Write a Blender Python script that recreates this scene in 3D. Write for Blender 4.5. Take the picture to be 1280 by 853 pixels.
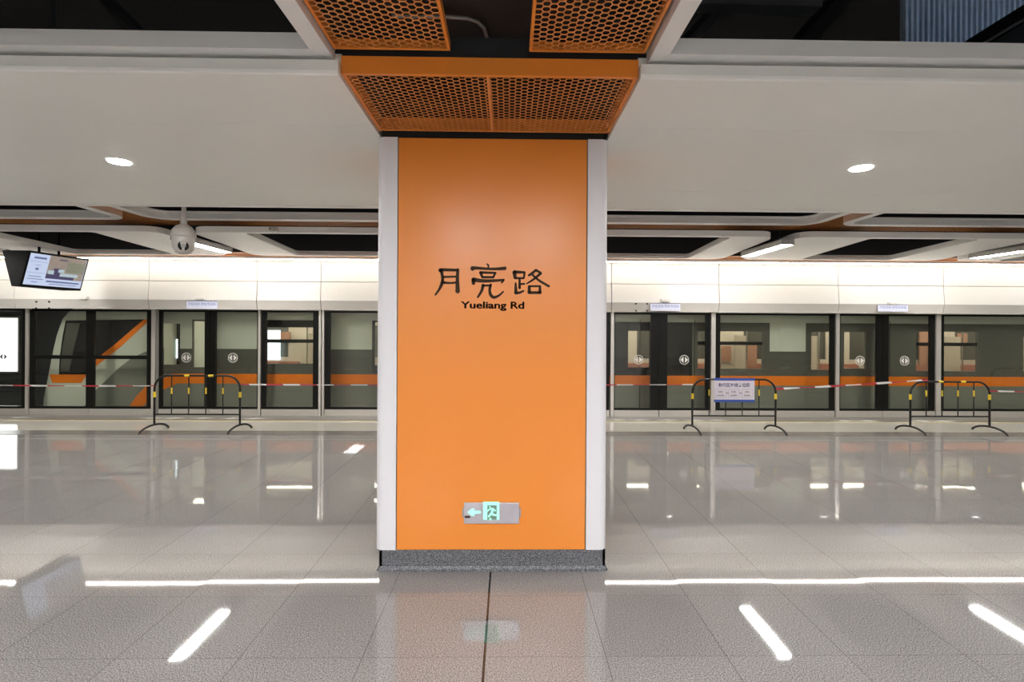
import bpy, bmesh, math, random
from mathutils import Vector, Matrix
random.seed(7)
S = bpy.context.scene
C = S.collection
for _o in list(bpy.data.objects): bpy.data.objects.remove(_o)

# ------------------------------------------------------------------ camera, world, exposure
F = 630.0; CX = 645.0; CY = 408.0; EYE = Vector((0, 0, 1.75))
YAW = math.radians(0.9); ROLL = 0.0055
fwd = Vector((math.sin(YAW), math.cos(YAW), 0)); r0 = Vector((math.cos(YAW), -math.sin(YAW), 0)); u0 = Vector((0, 0, 1))
rgt = r0*math.cos(ROLL) + u0*math.sin(ROLL); upv = u0*math.cos(ROLL) - r0*math.sin(ROLL)
cd = bpy.data.cameras.new('camera'); cam = bpy.data.objects.new('camera', cd); C.objects.link(cam)
m = Matrix((rgt, upv, -fwd)).transposed().to_4x4(); m.translation = EYE; cam.matrix_world = m
cd.sensor_width = 36; cd.lens = 36*F/1280; cd.shift_x = -(CX-640)/1280; cd.shift_y = (CY-426.5)/1280
cd.clip_start = 0.05; cd.clip_end = 100
S.camera = cam
w = bpy.data.worlds.new('world'); S.world = w; w.use_nodes = True
w.node_tree.nodes['Background'].inputs[0].default_value = (.9, .95, 1, 1); w.node_tree.nodes['Background'].inputs[1].default_value = .02
S.view_settings.view_transform = 'Standard'; S.view_settings.look = 'None'
S.view_settings.gamma = 1; S.view_settings.use_curve_mapping = False
S.view_settings.exposure = 1.58
S.cycles.use_denoising = True
S.cycles.max_bounces = 10; S.cycles.diffuse_bounces = 4; S.cycles.glossy_bounces = 5; S.cycles.transmission_bounces = 8; S.cycles.transparent_max_bounces = 16
S.cycles.sample_clamp_indirect = 10.0
K_LED = 9.5; K_LIN = 38.0; K_DOWN = 220.0; K_TOP = 17.0; K_TRAIN = 6.0

def ray(x, y): return fwd + rgt*((x-CX)/F) - upv*((y-CY)/F)
def P(x, y, D):           # point on the vertical plane Y = D
    d = ray(x, y); return EYE + d*((D-EYE.y)/d.y)
def Q(x, y, z):           # point on the level plane Z = z
    d = ray(x, y); return EYE + d*((z-EYE.z)/d.z)

# ------------------------------------------------------------------ materials
def mat(name, col, rough=.5, metal=0.0, emit=None, es=0.0, spec=.5, noise=None, bump=None, coat=0):
    mt = bpy.data.materials.new(name); mt.use_nodes = True
    n = mt.node_tree.nodes; l = mt.node_tree.links; b = n['Principled BSDF']
    b.inputs['Base Color'].default_value = (*col, 1); b.inputs['Roughness'].default_value = rough
    b.inputs['Metallic'].default_value = metal; b.inputs['Specular IOR Level'].default_value = spec
    b.inputs['Coat Weight'].default_value = coat
    if emit: b.inputs['Emission Color'].default_value = (*emit, 1); b.inputs['Emission Strength'].default_value = es
    tc = n.new('ShaderNodeTexCoord')
    if noise:
        sc, amt = noise
        nz = n.new('ShaderNodeTexNoise'); nz.inputs['Scale'].default_value = sc; nz.inputs['Detail'].default_value = 3
        l.new(tc.outputs['Object'], nz.inputs['Vector'])
        mr = n.new('ShaderNodeMapRange'); mr.inputs['To Min'].default_value = 1-amt; mr.inputs['To Max'].default_value = 1+amt
        l.new(nz.outputs['Fac'], mr.inputs['Value'])
        mx = n.new('ShaderNodeVectorMath'); mx.operation = 'SCALE'; mx.inputs[0].default_value = col
        l.new(mr.outputs[0], mx.inputs['Scale']); l.new(mx.outputs[0], b.inputs['Base Color'])
    if bump:
        sc, st = bump
        nb = n.new('ShaderNodeTexNoise'); nb.inputs['Scale'].default_value = sc; l.new(tc.outputs['Object'], nb.inputs['Vector'])
        bp = n.new('ShaderNodeBump'); bp.inputs['Strength'].default_value = st; bp.inputs['Distance'].default_value = .02
        l.new(nb.outputs['Fac'], bp.inputs['Height']); l.new(bp.outputs[0], b.inputs['Normal'])
    return mt

M = {}
M['white'] = mat('white_panel_paint', (.82, .82, .775), .45, noise=(1.2, .03))
M['whitetrim'] = mat('white_trim_paint', (.78, .775, .75), .4, noise=(2, .02))
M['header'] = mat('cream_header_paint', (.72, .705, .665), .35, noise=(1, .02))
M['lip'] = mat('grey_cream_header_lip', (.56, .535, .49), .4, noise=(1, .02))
M['pillwhite'] = mat('cool_white_enamel', (.72, .70, .71), .3, noise=(1.5, .02))
M['orange'] = mat('orange_enamel', (.78, .25, .035), .30, noise=(.8, .04), bump=(2.2, .05))
M['orangemesh'] = mat('orange_mesh_paint', (.80, .31, .09), .4, noise=(3, .05))
M['darkgap'] = mat('dark_gap', (.012, .012, .012), .8, noise=(5, .3))
M['void'] = mat('black_ceiling_void', (.006, .006, .007), .9, noise=(2, .4))  # near-black base colour for the ceiling void and its parts
M['voidgrey'] = mat('dark_grey_metal', (.03, .03, .032), .6, noise=(4, .4))  # dark grey base colour with random variation
M['voidpanel'] = mat('charcoal_panel', (.02, .022, .024), .5, noise=(3, .25))
M['conduit'] = mat('galvanised_conduit', (.28, .28, .27), .4, .6, noise=(20, .1))
M['corr'] = mat('pale_blue_corrugated_sheet', (.42, .55, .72), .5, noise=(12, .2))
M['steel'] = mat('brushed_stainless_steel', (.62, .59, .54), .32, .6, noise=(6, .06))
M['steelsill'] = mat('steel_sill', (.22, .205, .18), .3, .3, noise=(6, .1))
M['black'] = mat('black_frame', (.006, .006, .005), .3, spec=.2, noise=(8, .2))
M['screenblack'] = mat('black_plastic', (.004, .004, .004), .6, spec=.1, noise=(8, .2))
M['ink'] = mat('dark_brown_lettering', (.050, .028, .015), .65, spec=.15, noise=(30, .2))
M['label_ink'] = mat('navy_ink', (.03, .04, .14), .5, noise=(30, .1))
M['ink_brown'] = mat('brown_ink', (.07, .03, .03), .5, noise=(30, .1))
M['ink_faint'] = mat('pale_blue_ink', (.22, .28, .50), .5, noise=(30, .1))
M['board'] = mat('white_sign_board', (.62, .57, .62), .4, noise=(5, .02))
M['boardblue'] = mat('blue_sign_band', (.035, .075, .30), .4, noise=(5, .05))
M['sticker'] = mat('bluish_white_sticker', (.68, .70, .85), .4, noise=(5, .02))
M['decal'] = mat('white_vinyl_decal', (.62, .62, .58), .5, noise=(10, .04))
M['decal_backlit'] = mat('backlit_white_decal', (.10, .10, .10), .6, noise=(10, .04))  # white decal darkened in its colour to look backlit by the lightbox
M['tubeblack'] = mat('black_barrier_tube', (.010, .009, .008), .35, spec=.3, noise=(20, .2))
M['tubeyellow'] = mat('yellow_reflective_band', (.70, .50, .03), .4, noise=(20, .1))
M['lamphouse'] = mat('lamp_housing', (.35, .34, .32), .4, noise=(5, .05))
M['led'] = mat('led_strip_glow', (1, 1, 1), .5, emit=(1, .93, .83), es=K_LED)
M['lin'] = mat('linear_lamp_glow', (1, 1, 1), .5, emit=(1, .98, .95), es=K_LIN)
M['lintop'] = mat('overhead_lamp_glow', (1, 1, 1), .5, emit=(.97, .97, 1), es=K_TOP)
M['linfill'] = mat('added_fill_lamp_glow', (1, 1, 1), .5, emit=(.97, .97, 1), es=42)  # glow of the unseen fill lamps added behind the viewpoint
M['service'] = mat('sheet_fill_glow', (1, 1, 1), .5, emit=(.70, .82, 1), es=9.0)  # glow of the unseen lamp added to brighten the corrugated sheet
M['down'] = mat('downlight_glow', (1, 1, 1), .5, emit=(1, .97, .93), es=K_DOWN)
M['green'] = mat('green_sign_glow', (.1, .5, .3), .5, emit=(.42, .88, .66), es=.36)
M['signgrey'] = mat('brushed_sign_plate', (.50, .47, .50), .3, .35, noise=(9, .15))
M['dooricon'] = mat('grey_green_icon', (.16, .24, .19), .5, noise=(9, .1))
M['domewhite'] = mat('camera_white_plastic', (.50, .48, .45), .35, noise=(5, .03))
M['scr_pale'] = mat('screen_pale_blue', (.1, .1, .1), .4, emit=(.58, .68, .92), es=.28, noise=(9, .1))
M['scr_beige'] = mat('screen_warm_grey', (.1, .1, .1), .4, emit=(.22, .17, .14), es=.35, noise=(30, .4))
M['scr_dark'] = mat('screen_dark_indigo', (.02, .02, .03), .4, emit=(.05, .04, .11), es=.3, noise=(30, .4))
M['scr_teal'] = mat('screen_pale_teal', (.1, .1, .1), .4, emit=(.35, .46, .50), es=.35, noise=(30, .4))
M['scr_olive'] = mat('screen_olive', (.1, .1, .1), .4, emit=(.13, .14, .09), es=.35, noise=(30, .4))
M['scr_text'] = mat('screen_blue_text', (.02, .02, .03), .4, emit=(.12, .15, .32), es=.3, noise=(30, .1))
M['adlight'] = mat('advert_lightbox_glow', (.9, .9, .9), .5, emit=(.93, .97, 1), es=1.2, noise=(2, .05))
M['tr_light'] = mat('train_pale_grey_paint', (.56, .59, .52), .35, noise=(1.5, .05))
M['tr_low'] = mat('train_lower_grey_paint', (.185, .195, .165), .35, noise=(1.5, .05))
M['tr_dark'] = mat('train_charcoal_paint', (.095, .094, .08), .3, noise=(1.5, .1))
M['tr_black'] = mat('train_window_black', (.012, .012, .012), .25, noise=(3, .1))
M['tr_orange'] = mat('train_orange_stripe', (.80, .19, .004), .5, spec=.3, noise=(2, .05))
M['tr_in'] = mat('train_interior_cream', (.60, .54, .46), .5, noise=(1.5, .06))
M['tr_seat'] = mat('train_seat_red', (.40, .17, .12), .5, noise=(3, .1))
M['tr_pole'] = mat('train_pole_steel', (.6, .6, .58), .25, .9, noise=(3, .05))
M['tr_glow'] = mat('train_ceiling_glow', (1, 1, 1), .5, emit=(1, .93, .84), es=K_TRAIN)
M['tr_screen'] = mat('train_advert_glow', (.5, .5, .5), .5, emit=(.72, .86, 1), es=1.0, noise=(3, .05))
M['tr_adframe'] = mat('train_orange_poster', (.40, .21, .14), .5, noise=(3, .1))
M['wall'] = mat('tunnel_concrete', (.07, .075, .08), .8, noise=(1.5, .35), bump=(6, .3))
M['endwall'] = mat('pale_wall_panel', (.45, .43, .40), .5, noise=(1, .05))
M['redtape'] = mat('red_tape', (.55, .04, .05), .5)

def glass_mat(name, tint, refl=1.0, fbase=.04):
    mt = bpy.data.materials.new(name); mt.use_nodes = True; n = mt.node_tree.nodes; l = mt.node_tree.links
    n.remove(n['Principled BSDF']); out = n['Material Output']
    tr = n.new('ShaderNodeBsdfTransparent'); tr.inputs[0].default_value = (*tint, 1)
    gl = n.new('ShaderNodeBsdfGlossy'); gl.inputs['Roughness'].default_value = .0; gl.inputs[0].default_value = (refl, refl, refl, 1)
    fr = n.new('ShaderNodeFresnel'); gm = n.new('ShaderNodeNewGeometry'); mm_ = n.new('ShaderNodeMapRange'); mm_.inputs['To Min'].default_value = 1.45; mm_.inputs['To Max'].default_value = 1/1.45
    l.new(gm.outputs['Backfacing'], mm_.inputs['Value']); l.new(mm_.outputs[0], fr.inputs[0])
    mx = n.new('ShaderNodeMixShader'); l.new(fr.outputs[0], mx.inputs[0]); l.new(tr.outputs[0], mx.inputs[1]); l.new(gl.outputs[0], mx.inputs[2])
    l.new(mx.outputs[0], out.inputs[0]); return mt
M['glass'] = glass_mat('screen_door_glass', (.93, .94, .90))
M['tglass'] = glass_mat('train_window_glass', (.86, .87, .84))

def floor_mat():
    mt = bpy.data.materials.new('polished_granite_tiles'); mt.use_nodes = True; n = mt.node_tree.nodes; l = mt.node_tree.links
    b = n['Principled BSDF']; b.inputs['Roughness'].default_value = .035; b.inputs['IOR'].default_value = 1.55
    geo = n.new('ShaderNodeNewGeometry'); pos = geo.outputs['Position']
    def math_(op, a, bb=None, c=None):
        k = n.new('ShaderNodeMath'); k.operation = op
        for i, v in enumerate((a, bb, c)):
            if v is None: continue
            if hasattr(v, 'links'): l.new(v, k.inputs[i])
            else: k.inputs[i].default_value = v
        return k.outputs[0]
    sx = n.new('ShaderNodeSeparateXYZ'); l.new(pos, sx.inputs[0])
    tx = math_('DIVIDE', math_('ADD', sx.outputs[0], .115), .643); ty = math_('DIVIDE', math_('SUBTRACT', sx.outputs[1], 3.27), .605)
    ix = math_('FLOOR', tx); iy = math_('FLOOR', ty)
    def edge(t, iw, wd):
        f = math_('SUBTRACT', t, iw); d = math_('MINIMUM', f, math_('SUBTRACT', 1, f)); return math_('LESS_THAN', d, wd)
    jx = edge(tx, ix, .0034); jy = edge(ty, iy, .0024)
    big = math_('MULTIPLY', math_('LESS_THAN', math_('ABSOLUTE', math_('ADD', sx.outputs[0], .115)), .0065), math_('LESS_THAN', sx.outputs[1], 3.6))
    jt = math_('MAXIMUM', jx, jy)
    cmb = n.new('ShaderNodeCombineXYZ'); l.new(ix, cmb.inputs[0]); l.new(iy, cmb.inputs[1])
    wn = n.new('ShaderNodeTexWhiteNoise'); wn.noise_dimensions = '3D'; l.new(cmb.outputs[0], wn.inputs['Vector'])
    n1 = n.new('ShaderNodeTexNoise'); n1.inputs['Scale'].default_value = 150; n1.inputs['Detail'].default_value = 2; n1.inputs['Roughness'].default_value = .8; l.new(pos, n1.inputs['Vector'])
    r1 = n.new('ShaderNodeValToRGB'); l.new(n1.outputs['Fac'], r1.inputs[0])
    e = r1.color_ramp.elements; e[0].position = .38; e[0].color = (.055, .052, .05, 1); e[1].position = .47; e[1].color = (.27, .258, .245, 1)
    k = r1.color_ramp.elements.new(.60); k.color = (.32, .305, .29, 1); k = r1.color_ramp.elements.new(.67); k.color = (.60, .58, .56, 1)
    n2 = n.new('ShaderNodeTexNoise'); n2.inputs['Scale'].default_value = .9; n2.inputs['Detail'].default_value = 3; l.new(pos, n2.inputs['Vector'])
    va = math_('ADD', math_('MULTIPLY', wn.outputs['Value'], .07), math_('MULTIPLY', n2.outputs['Fac'], .14)); va = math_('ADD', va, .87)
    vs = n.new('ShaderNodeVectorMath'); vs.operation = 'SCALE'; l.new(r1.outputs[0], vs.inputs[0]); l.new(va, vs.inputs['Scale'])
    m1 = n.new('ShaderNodeMix'); m1.data_type = 'RGBA'; l.new(math_('MULTIPLY', jt, .8), m1.inputs['Factor']); l.new(vs.outputs[0], m1.inputs['A']); m1.inputs['B'].default_value = (.10, .09, .08, 1)
    m2 = n.new('ShaderNodeMix'); m2.data_type = 'RGBA'; l.new(big, m2.inputs['Factor']); l.new(m1.outputs['Result'], m2.inputs['A']); m2.inputs['B'].default_value = (.012, .011, .01, 1)
    l.new(m2.outputs['Result'], b.inputs['Base Color'])
    # every tile is laid with its own tiny tilt
    sb = n.new('ShaderNodeVectorMath'); sb.operation = 'SUBTRACT'; l.new(wn.outputs['Color'], sb.inputs[0]); sb.inputs[1].default_value = (.5, .5, .5)
    ms = n.new('ShaderNodeVectorMath'); ms.operation = 'MULTIPLY'; l.new(sb.outputs[0], ms.inputs[0]); ms.inputs[1].default_value = (.0035, .0035, 0)
    ad = n.new('ShaderNodeVectorMath'); ad.operation = 'ADD'; l.new(geo.outputs['Normal'], ad.inputs[0]); l.new(ms.outputs[0], ad.inputs[1])
    nr = n.new('ShaderNodeVectorMath'); nr.operation = 'NORMALIZE'; l.new(ad.outputs[0], nr.inputs[0]); l.new(nr.outputs[0], b.inputs['Normal'])
    return mt
M['floor'] = floor_mat()

def granite_dark():
    mt = mat('dark_speckled_granite', (.05, .05, .05), .3); n = mt.node_tree.nodes; l = mt.node_tree.links
    tc = n.new('ShaderNodeTexCoord'); nz = n.new('ShaderNodeTexNoise'); nz.inputs['Scale'].default_value = 150; nz.inputs['Detail'].default_value = 2; l.new(tc.outputs['Object'], nz.inputs['Vector'])
    r = n.new('ShaderNodeValToRGB'); l.new(nz.outputs['Fac'], r.inputs[0]); e = r.color_ramp.elements
    e[0].position = .42; e[0].color = (.045, .048, .055, 1); e[1].position = .66; e[1].color = (.26, .26, .27, 1)
    l.new(r.outputs[0], n['Principled BSDF'].inputs['Base Color']); return mt
M['skirt'] = granite_dark()

def band_mat(name, col, axis, pitch, dark):
    mt = mat(name, col, .25); n = mt.node_tree.nodes; l = mt.node_tree.links
    g = n.new('ShaderNodeNewGeometry'); wv = n.new('ShaderNodeTexWave'); wv.bands_direction = axis; wv.inputs['Scale'].default_value = .314/pitch
    l.new(g.outputs['Position'], wv.inputs['Vector'])
    mx = n.new('ShaderNodeMix'); mx.data_type = 'RGBA'; l.new(wv.outputs['Fac'], mx.inputs['Factor']); mx.inputs['A'].default_value = (*dark, 1); mx.inputs['B'].default_value = (*col, 1)
    l.new(mx.outputs['Result'], n['Principled BSDF'].inputs['Base Color']); return mt
M['tactile'] = band_mat('grey_ribbed_guide_strip', (.17, .16, .145), 'X', .035, (.13, .12, .11))
M['platform_edge'] = mat('pale_edge_slab', (.46, .43, .38), .06, noise=(60, .12))
M['joint'] = mat('floor_joint', (.10, .09, .08), .4, noise=(9, .1))
M['yellow'] = mat('yellow_floor_line', (.62, .52, .22), .3, noise=(9, .08))

def tape_mat():
    mt = mat('red_and_white_tape', (.6, .6, .6), .5); n = mt.node_tree.nodes; l = mt.node_tree.links
    tc = n.new('ShaderNodeTexCoord'); wv = n.new('ShaderNodeTexWave'); wv.bands_direction = 'DIAGONAL'; wv.inputs['Scale'].default_value = 1.15
    l.new(tc.outputs['Object'], wv.inputs['Vector']); gt = n.new('ShaderNodeMath'); gt.operation = 'GREATER_THAN'; gt.inputs[1].default_value = .5; l.new(wv.outputs['Fac'], gt.inputs[0])
    mx = n.new('ShaderNodeMix'); mx.data_type = 'RGBA'; l.new(gt.outputs[0], mx.inputs['Factor']); mx.inputs['A'].default_value = (.45, .03, .045, 1); mx.inputs['B'].default_value = (.72, .70, .68, 1)
    l.new(mx.outputs['Result'], n['Principled BSDF'].inputs['Base Color']); return mt
M['tape'] = tape_mat()

# ------------------------------------------------------------------ mesh helpers
class MB:
    def __init__(s): s.v = []; s.f = []; s.sm = []
    def add(s, vs, fs, smooth=False):
        o = len(s.v); s.v += [tuple(v) for v in vs]; s.f += [tuple(i+o for i in f) for f in fs]; s.sm += [smooth]*len(fs); return s
    def box(s, x0, x1, y0, y1, z0, z1):
        if x0 > x1: x0, x1 = x1, x0
        if y0 > y1: y0, y1 = y1, y0
        if z0 > z1: z0, z1 = z1, z0
        v = [(x, y, z) for z in (z0, z1) for (x, y) in ((x0, y0), (x1, y0), (x1, y1), (x0, y1))]
        return s.add(v, [(3, 2, 1, 0), (4, 5, 6, 7), (0, 1, 5, 4), (1, 2, 6, 5), (2, 3, 7, 6), (3, 0, 4, 7)])
    def prism(s, pts, a, b, axis='z', smooth=False):     # outline extruded; pts are (u, v); axis z: (x, y); axis y: (x, z); axis x: (y, z)
        ar = sum(pts[i][0]*pts[(i+1) % len(pts)][1]-pts[(i+1) % len(pts)][0]*pts[i][1] for i in range(len(pts)))
        if ar < 0: pts = pts[::-1]
        if a > b: a, b = b, a
        mk = {'z': lambda u, v, t: (u, v, t), 'y': lambda u, v, t: (u, t, v), 'x': lambda u, v, t: (t, u, v)}[axis]
        n = len(pts); V = [mk(u, v, a) for u, v in pts] + [mk(u, v, b) for u, v in pts]
        fs = [tuple(range(n-1, -1, -1)), tuple(range(n, 2*n))]; sd = [(i, (i+1) % n, n+(i+1) % n, n+i) for i in range(n)]
        if axis == 'y': fs = [f[::-1] for f in fs]; sd = [f[::-1] for f in sd]
        s.add(V, fs); return s.add(V, sd, smooth) if smooth else s.add(V, sd)
    def ring(s, outer, inner, a, b):                 # two outlines with the same count, xy, between z=a and z=b
        n = len(outer); V = [(x, y, z) for z in (a, b) for x, y in outer] + [(x, y, z) for z in (a, b) for x, y in inner]
        fs = []
        for i in range(n):
            j = (i+1) % n
            fs += [(i, j, n+j, n+i), (2*n+i, 3*n+i, 3*n+j, 2*n+j), (i, 2*n+i, 2*n+j, j), (n+i, n+j, 3*n+j, 3*n+i)]
        return s.add(V, fs)
    def tube(s, pts, r, seg=8, caps=True):
        pts = [Vector(p) for p in pts]; V = []; n = len(pts); prev = None
        rr = r if isinstance(r, (list, tuple)) else [r]*n
        for i, p in enumerate(pts):
            t = (pts[min(i+1, n-1)]-pts[max(i-1, 0)]).normalized()
            a = t.orthogonal().normalized() if prev is None else (prev - t*prev.dot(t)).normalized()
            prev = a; b = t.cross(a)
            V += [p + (a*math.cos(k*2*math.pi/seg)+b*math.sin(k*2*math.pi/seg))*rr[i] for k in range(seg)]
        fs = [(i*seg+k, i*seg+(k+1) % seg, (i+1)*seg+(k+1) % seg, (i+1)*seg+k) for i in range(n-1) for k in range(seg)]
        s.add(V, fs, True)
        if caps: s.add(V, [tuple(range(seg-1, -1, -1)), tuple((n-1)*seg+k for k in range(seg))])
        return s
    def lathe(s, prof, c, seg=32):                    # (r, z) profile turned about a vertical axis at c
        V = []
        for r, z in prof: V += [(c[0]+r*math.cos(2*math.pi*k/seg), c[1]+r*math.sin(2*math.pi*k/seg), c[2]+z) for k in range(seg)]
        fs = [(i*seg+k, i*seg+(k+1) % seg, (i+1)*seg+(k+1) % seg, (i+1)*seg+k) for i in range(len(prof)-1) for k in range(seg)]
        return s.add(V, fs, True)
    def build(s, name, m, parent=None, bevel=0):
        me = bpy.data.meshes.new(name); org = parent['_o'] if parent is not None and '_o' in parent.keys() else (0, 0, 0)
        me.from_pydata([(v[0]-org[0], v[1]-org[1], v[2]-org[2]) for v in s.v], [], s.f); me.update()
        me.polygons.foreach_set('use_smooth', s.sm); me.materials.append(m)
        o = bpy.data.objects.new(name, me); C.objects.link(o)
        if parent is not None: o.parent = parent
        if bevel:
            b = o.modifiers.new('bevel', 'BEVEL'); b.width = bevel; b.segments = 2; b.limit_method = 'ANGLE'
        return o
def tag(o, label, cat, group=None, kind=None):
    o['label'] = label; o['category'] = cat
    if group: o['group'] = group
    if kind: o['kind'] = kind
    return o
def thing(name, loc, label, cat, group=None):
    o = bpy.data.objects.new(name, None); C.objects.link(o); o.location = loc; o['_o'] = tuple(loc); o.empty_display_size = .1
    return tag(o, label, cat, group)
def mesh_thing(name, mb, m, loc, label, cat, group=None, bevel=0):
    fake = {'_o': tuple(loc)}
    v = [(p[0]-loc[0], p[1]-loc[1], p[2]-loc[2]) for p in mb.v]; mb.v = v
    o = mb.build(name, m, None, bevel); o.location = loc; return tag(o, label, cat, group)
def sub(mb, name, m, part, bevel=0):                 # a mesh below a part: the part's vertices are already relative to its thing
    t = part.parent; part['_o'] = tuple(t['_o']); o = mb.build(name, m, part, bevel); del part['_o']; return o
def struct(name, mb, m, bevel=0):
    o = mb.build(name, m, None, bevel); o['kind'] = 'structure'; return o
def rrect(x0, x1, y0, y1, rs, n=6):                  # rounded rectangle; rs = radii at (x0y0, x1y0, x1y1, x0y1)
    out = []
    for (cx, cy, a0, r) in ((x0+rs[0], y0+rs[0], 180, rs[0]), (x1-rs[1], y0+rs[1], 270, rs[1]), (x1-rs[2], y1-rs[2], 0, rs[2]), (x0+rs[3], y1-rs[3], 90, rs[3])):
        for k in range(n+1):
            a = math.radians(a0+90*k/n); out.append((cx+r*math.cos(a), cy+r*math.sin(a)))
    return out
def hexgrid(x0, x1, y0, y1, z, h, a=.0235, web=.0021, keep=None):
    mb = MB(); ry = a*math.sqrt(3); nx = int((x1-x0)/(1.5*a))+1; ny = int((y1-y0)/ry)+1
    sc = 1-web/(a*.866); cs = [(math.cos(math.radians(60*k)), math.sin(math.radians(60*k))) for k in range(6)]
    for i in range(nx):
        for j in range(ny):
            cx = x0+i*1.5*a; cy = y0+j*ry+(ry/2 if i % 2 else 0)
            if cx > x1 or cy > y1 or (keep and not keep(cx, cy)): continue
            V = [(cx+c*a, cy+s_*a, z) for c, s_ in cs] + [(cx+c*a*sc, cy+s_*a*sc, z) for c, s_ in cs] + [(cx+c*a*sc, cy+s_*a*sc, z+h) for c, s_ in cs]
            mb.add(V, [(k, 6+k, 6+(k+1) % 6, (k+1) % 6) for k in range(6)] + [(6+k, 12+k, 12+(k+1) % 6, 6+(k+1) % 6) for k in range(6)])
    return mb
def text_mesh(body, x0, x1, z0, z1, y, name, m, parent=None, depth=.002, off=0.0, dup=0, is_sub=False):
    cu = bpy.data.curves.new('t', 'FONT'); cu.body = body; cu.extrude = .01; cu.offset = off
    to = bpy.data.objects.new('t', cu); C.objects.link(to); bpy.context.view_layer.update()
    dg = bpy.context.evaluated_depsgraph_get(); me = bpy.data.meshes.new_from_object(to.evaluated_get(dg))
    bpy.data.objects.remove(to)
    xs = [v.co.x for v in me.vertices]; ys = [v.co.y for v in me.vertices]
    if not xs: return None
    ax, bx, ay, by = min(xs), max(xs), min(ys), max(ys)
    mb = MB(); sx = (x1-x0)/(bx-ax); sy = (z1-z0)/(by-ay)
    mb.add([(x0+(v.co.x-ax)*sx, y-depth*(1 if v.co.z > 0 else 0), z0+(v.co.y-ay)*sy) for v in me.vertices], [tuple(p.vertices) for p in me.polygons])
    if dup:
        n0 = len(mb.v); f0 = list(mb.f); v0 = list(mb.v)
        for d_, e_ in ((dup, 0), (dup*.5, dup*.4)): mb.add([(v[0]+d_, v[1], v[2]+e_) for v in v0], f0)
    bpy.data.meshes.remove(me)
    return sub(mb, name, m, parent) if is_sub else mb.build(name, m, parent)

# ------------------------------------------------------------------ key planes
ZP = 3.10; ZSOF = 3.10; YPIL = 3.60; YPSD = 9.76; YFAS = 9.50; YTR = 10.12
XL, XR = -15.5, 15.5

# ------------------------------------------------------------------ structure
struct('floor', MB().box(XL, XR, -9, 8.05, -.3, 0), M['floor'])
struct('floor', MB().box(XL, XR, 8.37, 9.24, -.3, 0), M['platform_edge'])
struct('trim_1', MB().box(XL, XR, 8.05, 8.37, -.3, .004), M['tactile'])
struct('trim_2', MB().box(XL, XR, 7.755, 7.775, -.01, .001), M['joint'])
struct('trim_3', MB().box(XL, XR, 9.24, 9.285, -.3, .002), M['yellow'])
struct('trim_4', MB().box(XL, XR, 9.285, 9.98, -.3, .006), M['steelsill'])
struct('floor', MB().box(XL, XR, 9.98, 13.2, -1.4, -1.2), M['wall'])
struct('wall_back', MB().box(XL, XR, 13.0, 13.2, -1.2, 5.4), M['wall'])
struct('wall_left', MB().box(XL-.2, XL, -9.2, 13.2, -1.4, 5.4), M['endwall'])
struct('wall_right', MB().box(XR, XR+.2, -9.2, 13.2, -1.4, 5.4), M['endwall'])
struct('wall_front', MB().box(XL, XR, -9.2, -9, -.3, 5.4), M['endwall'])
struct('ceiling', MB().box(XL-.2, XR+.2, -9.2, 13.2, 5.4, 5.6), M['void'])
# pillar extents
xl = P(470, 430, YPIL).x; xr = P(759.5, 430, YPIL).x
YB = 4.92
# beige soffit around the pillar row, rounded at both long edges
def soffit(x0, x1, y0, y1, z, near=True, far=True):
    pts = []
    h = .075; r = .02
    if near: pts += [(y0, z+h), (y0, z+r), (y0+.006, z+.006), (y0+r, z)]
    else: pts += [(y0, z+h), (y0, z)]
    if far: pts += [(y1-.055, z), (y1-.05, z-.012), (y1, z-.012), (y1, z+h)]
    else: pts += [(y1, z), (y1, z+h)]
    return MB().prism(pts, x0, x1, 'x')
def soffit_run(x0, x1):
    ys = [2.72, 3.41, 4.98, 5.80]
    mb = MB()
    for i in range(3):
        s_ = soffit(x0, x1, ys[i]+(.0015 if i else 0), ys[i+1]-.0015, ZSOF, i == 0, i == 2); mb.add(s_.v, s_.f)
    mb.box(x0, x1, 2.78, 5.74, ZSOF+.03, ZSOF+.14)
    return mb
struct('ceiling', soffit_run(XL, P(427.5, 97, 2.78).x-.003), M['white'])
struct('ceiling', soffit_run(P(797, 97, 2.78).x+.003, XR), M['white'])
mb = soffit(xl, xr, YB, 5.80, ZSOF, False, True); struct('ceiling', mb, M['white'])
# twin soffit behind the camera
mb = MB().box(XL, XR, -5.6, -2.6, ZSOF, ZSOF+.12); struct('ceiling', mb, M['white'])

# header above the doors
xs_seam = [184, 320, 400, 490, 630, 765, 900, 1050, 1182]
sx_w = [XL, -11.8, -9.2] + [P(x, 360, YFAS).x for x in xs_seam] + [10.6, 12.8, XR]
zt = 2.93; zm = P(640, 354, YFAS).z; zl = P(640, 377.5, YFAS).z; zb = P(640, 389, YFAS).z
mu, ml, mlp = MB(), MB(), MB()
for a, b in zip(sx_w[:-1], sx_w[1:]):
    a += .006; b -= .006
    mu.prism([(YFAS+.05, zt+.07), (YFAS+.05, zm+.005), (YFAS+.12, zm+.005), (YFAS+.12, zt+.07)], a, b, 'x')
    ml.prism([(YFAS+.05, zm-.004), (YFAS+.02, zl), (YFAS+.12, zl), (YFAS+.12, zm-.004)], a, b, 'x')
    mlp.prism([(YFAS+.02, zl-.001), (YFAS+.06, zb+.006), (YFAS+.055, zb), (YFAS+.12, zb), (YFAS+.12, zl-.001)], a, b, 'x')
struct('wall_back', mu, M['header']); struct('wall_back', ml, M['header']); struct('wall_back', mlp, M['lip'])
struct('wall_back', MB().box(XL, XR, YFAS+.11, YPSD+.2, zb+.03, 5.4), M['void'])

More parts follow.
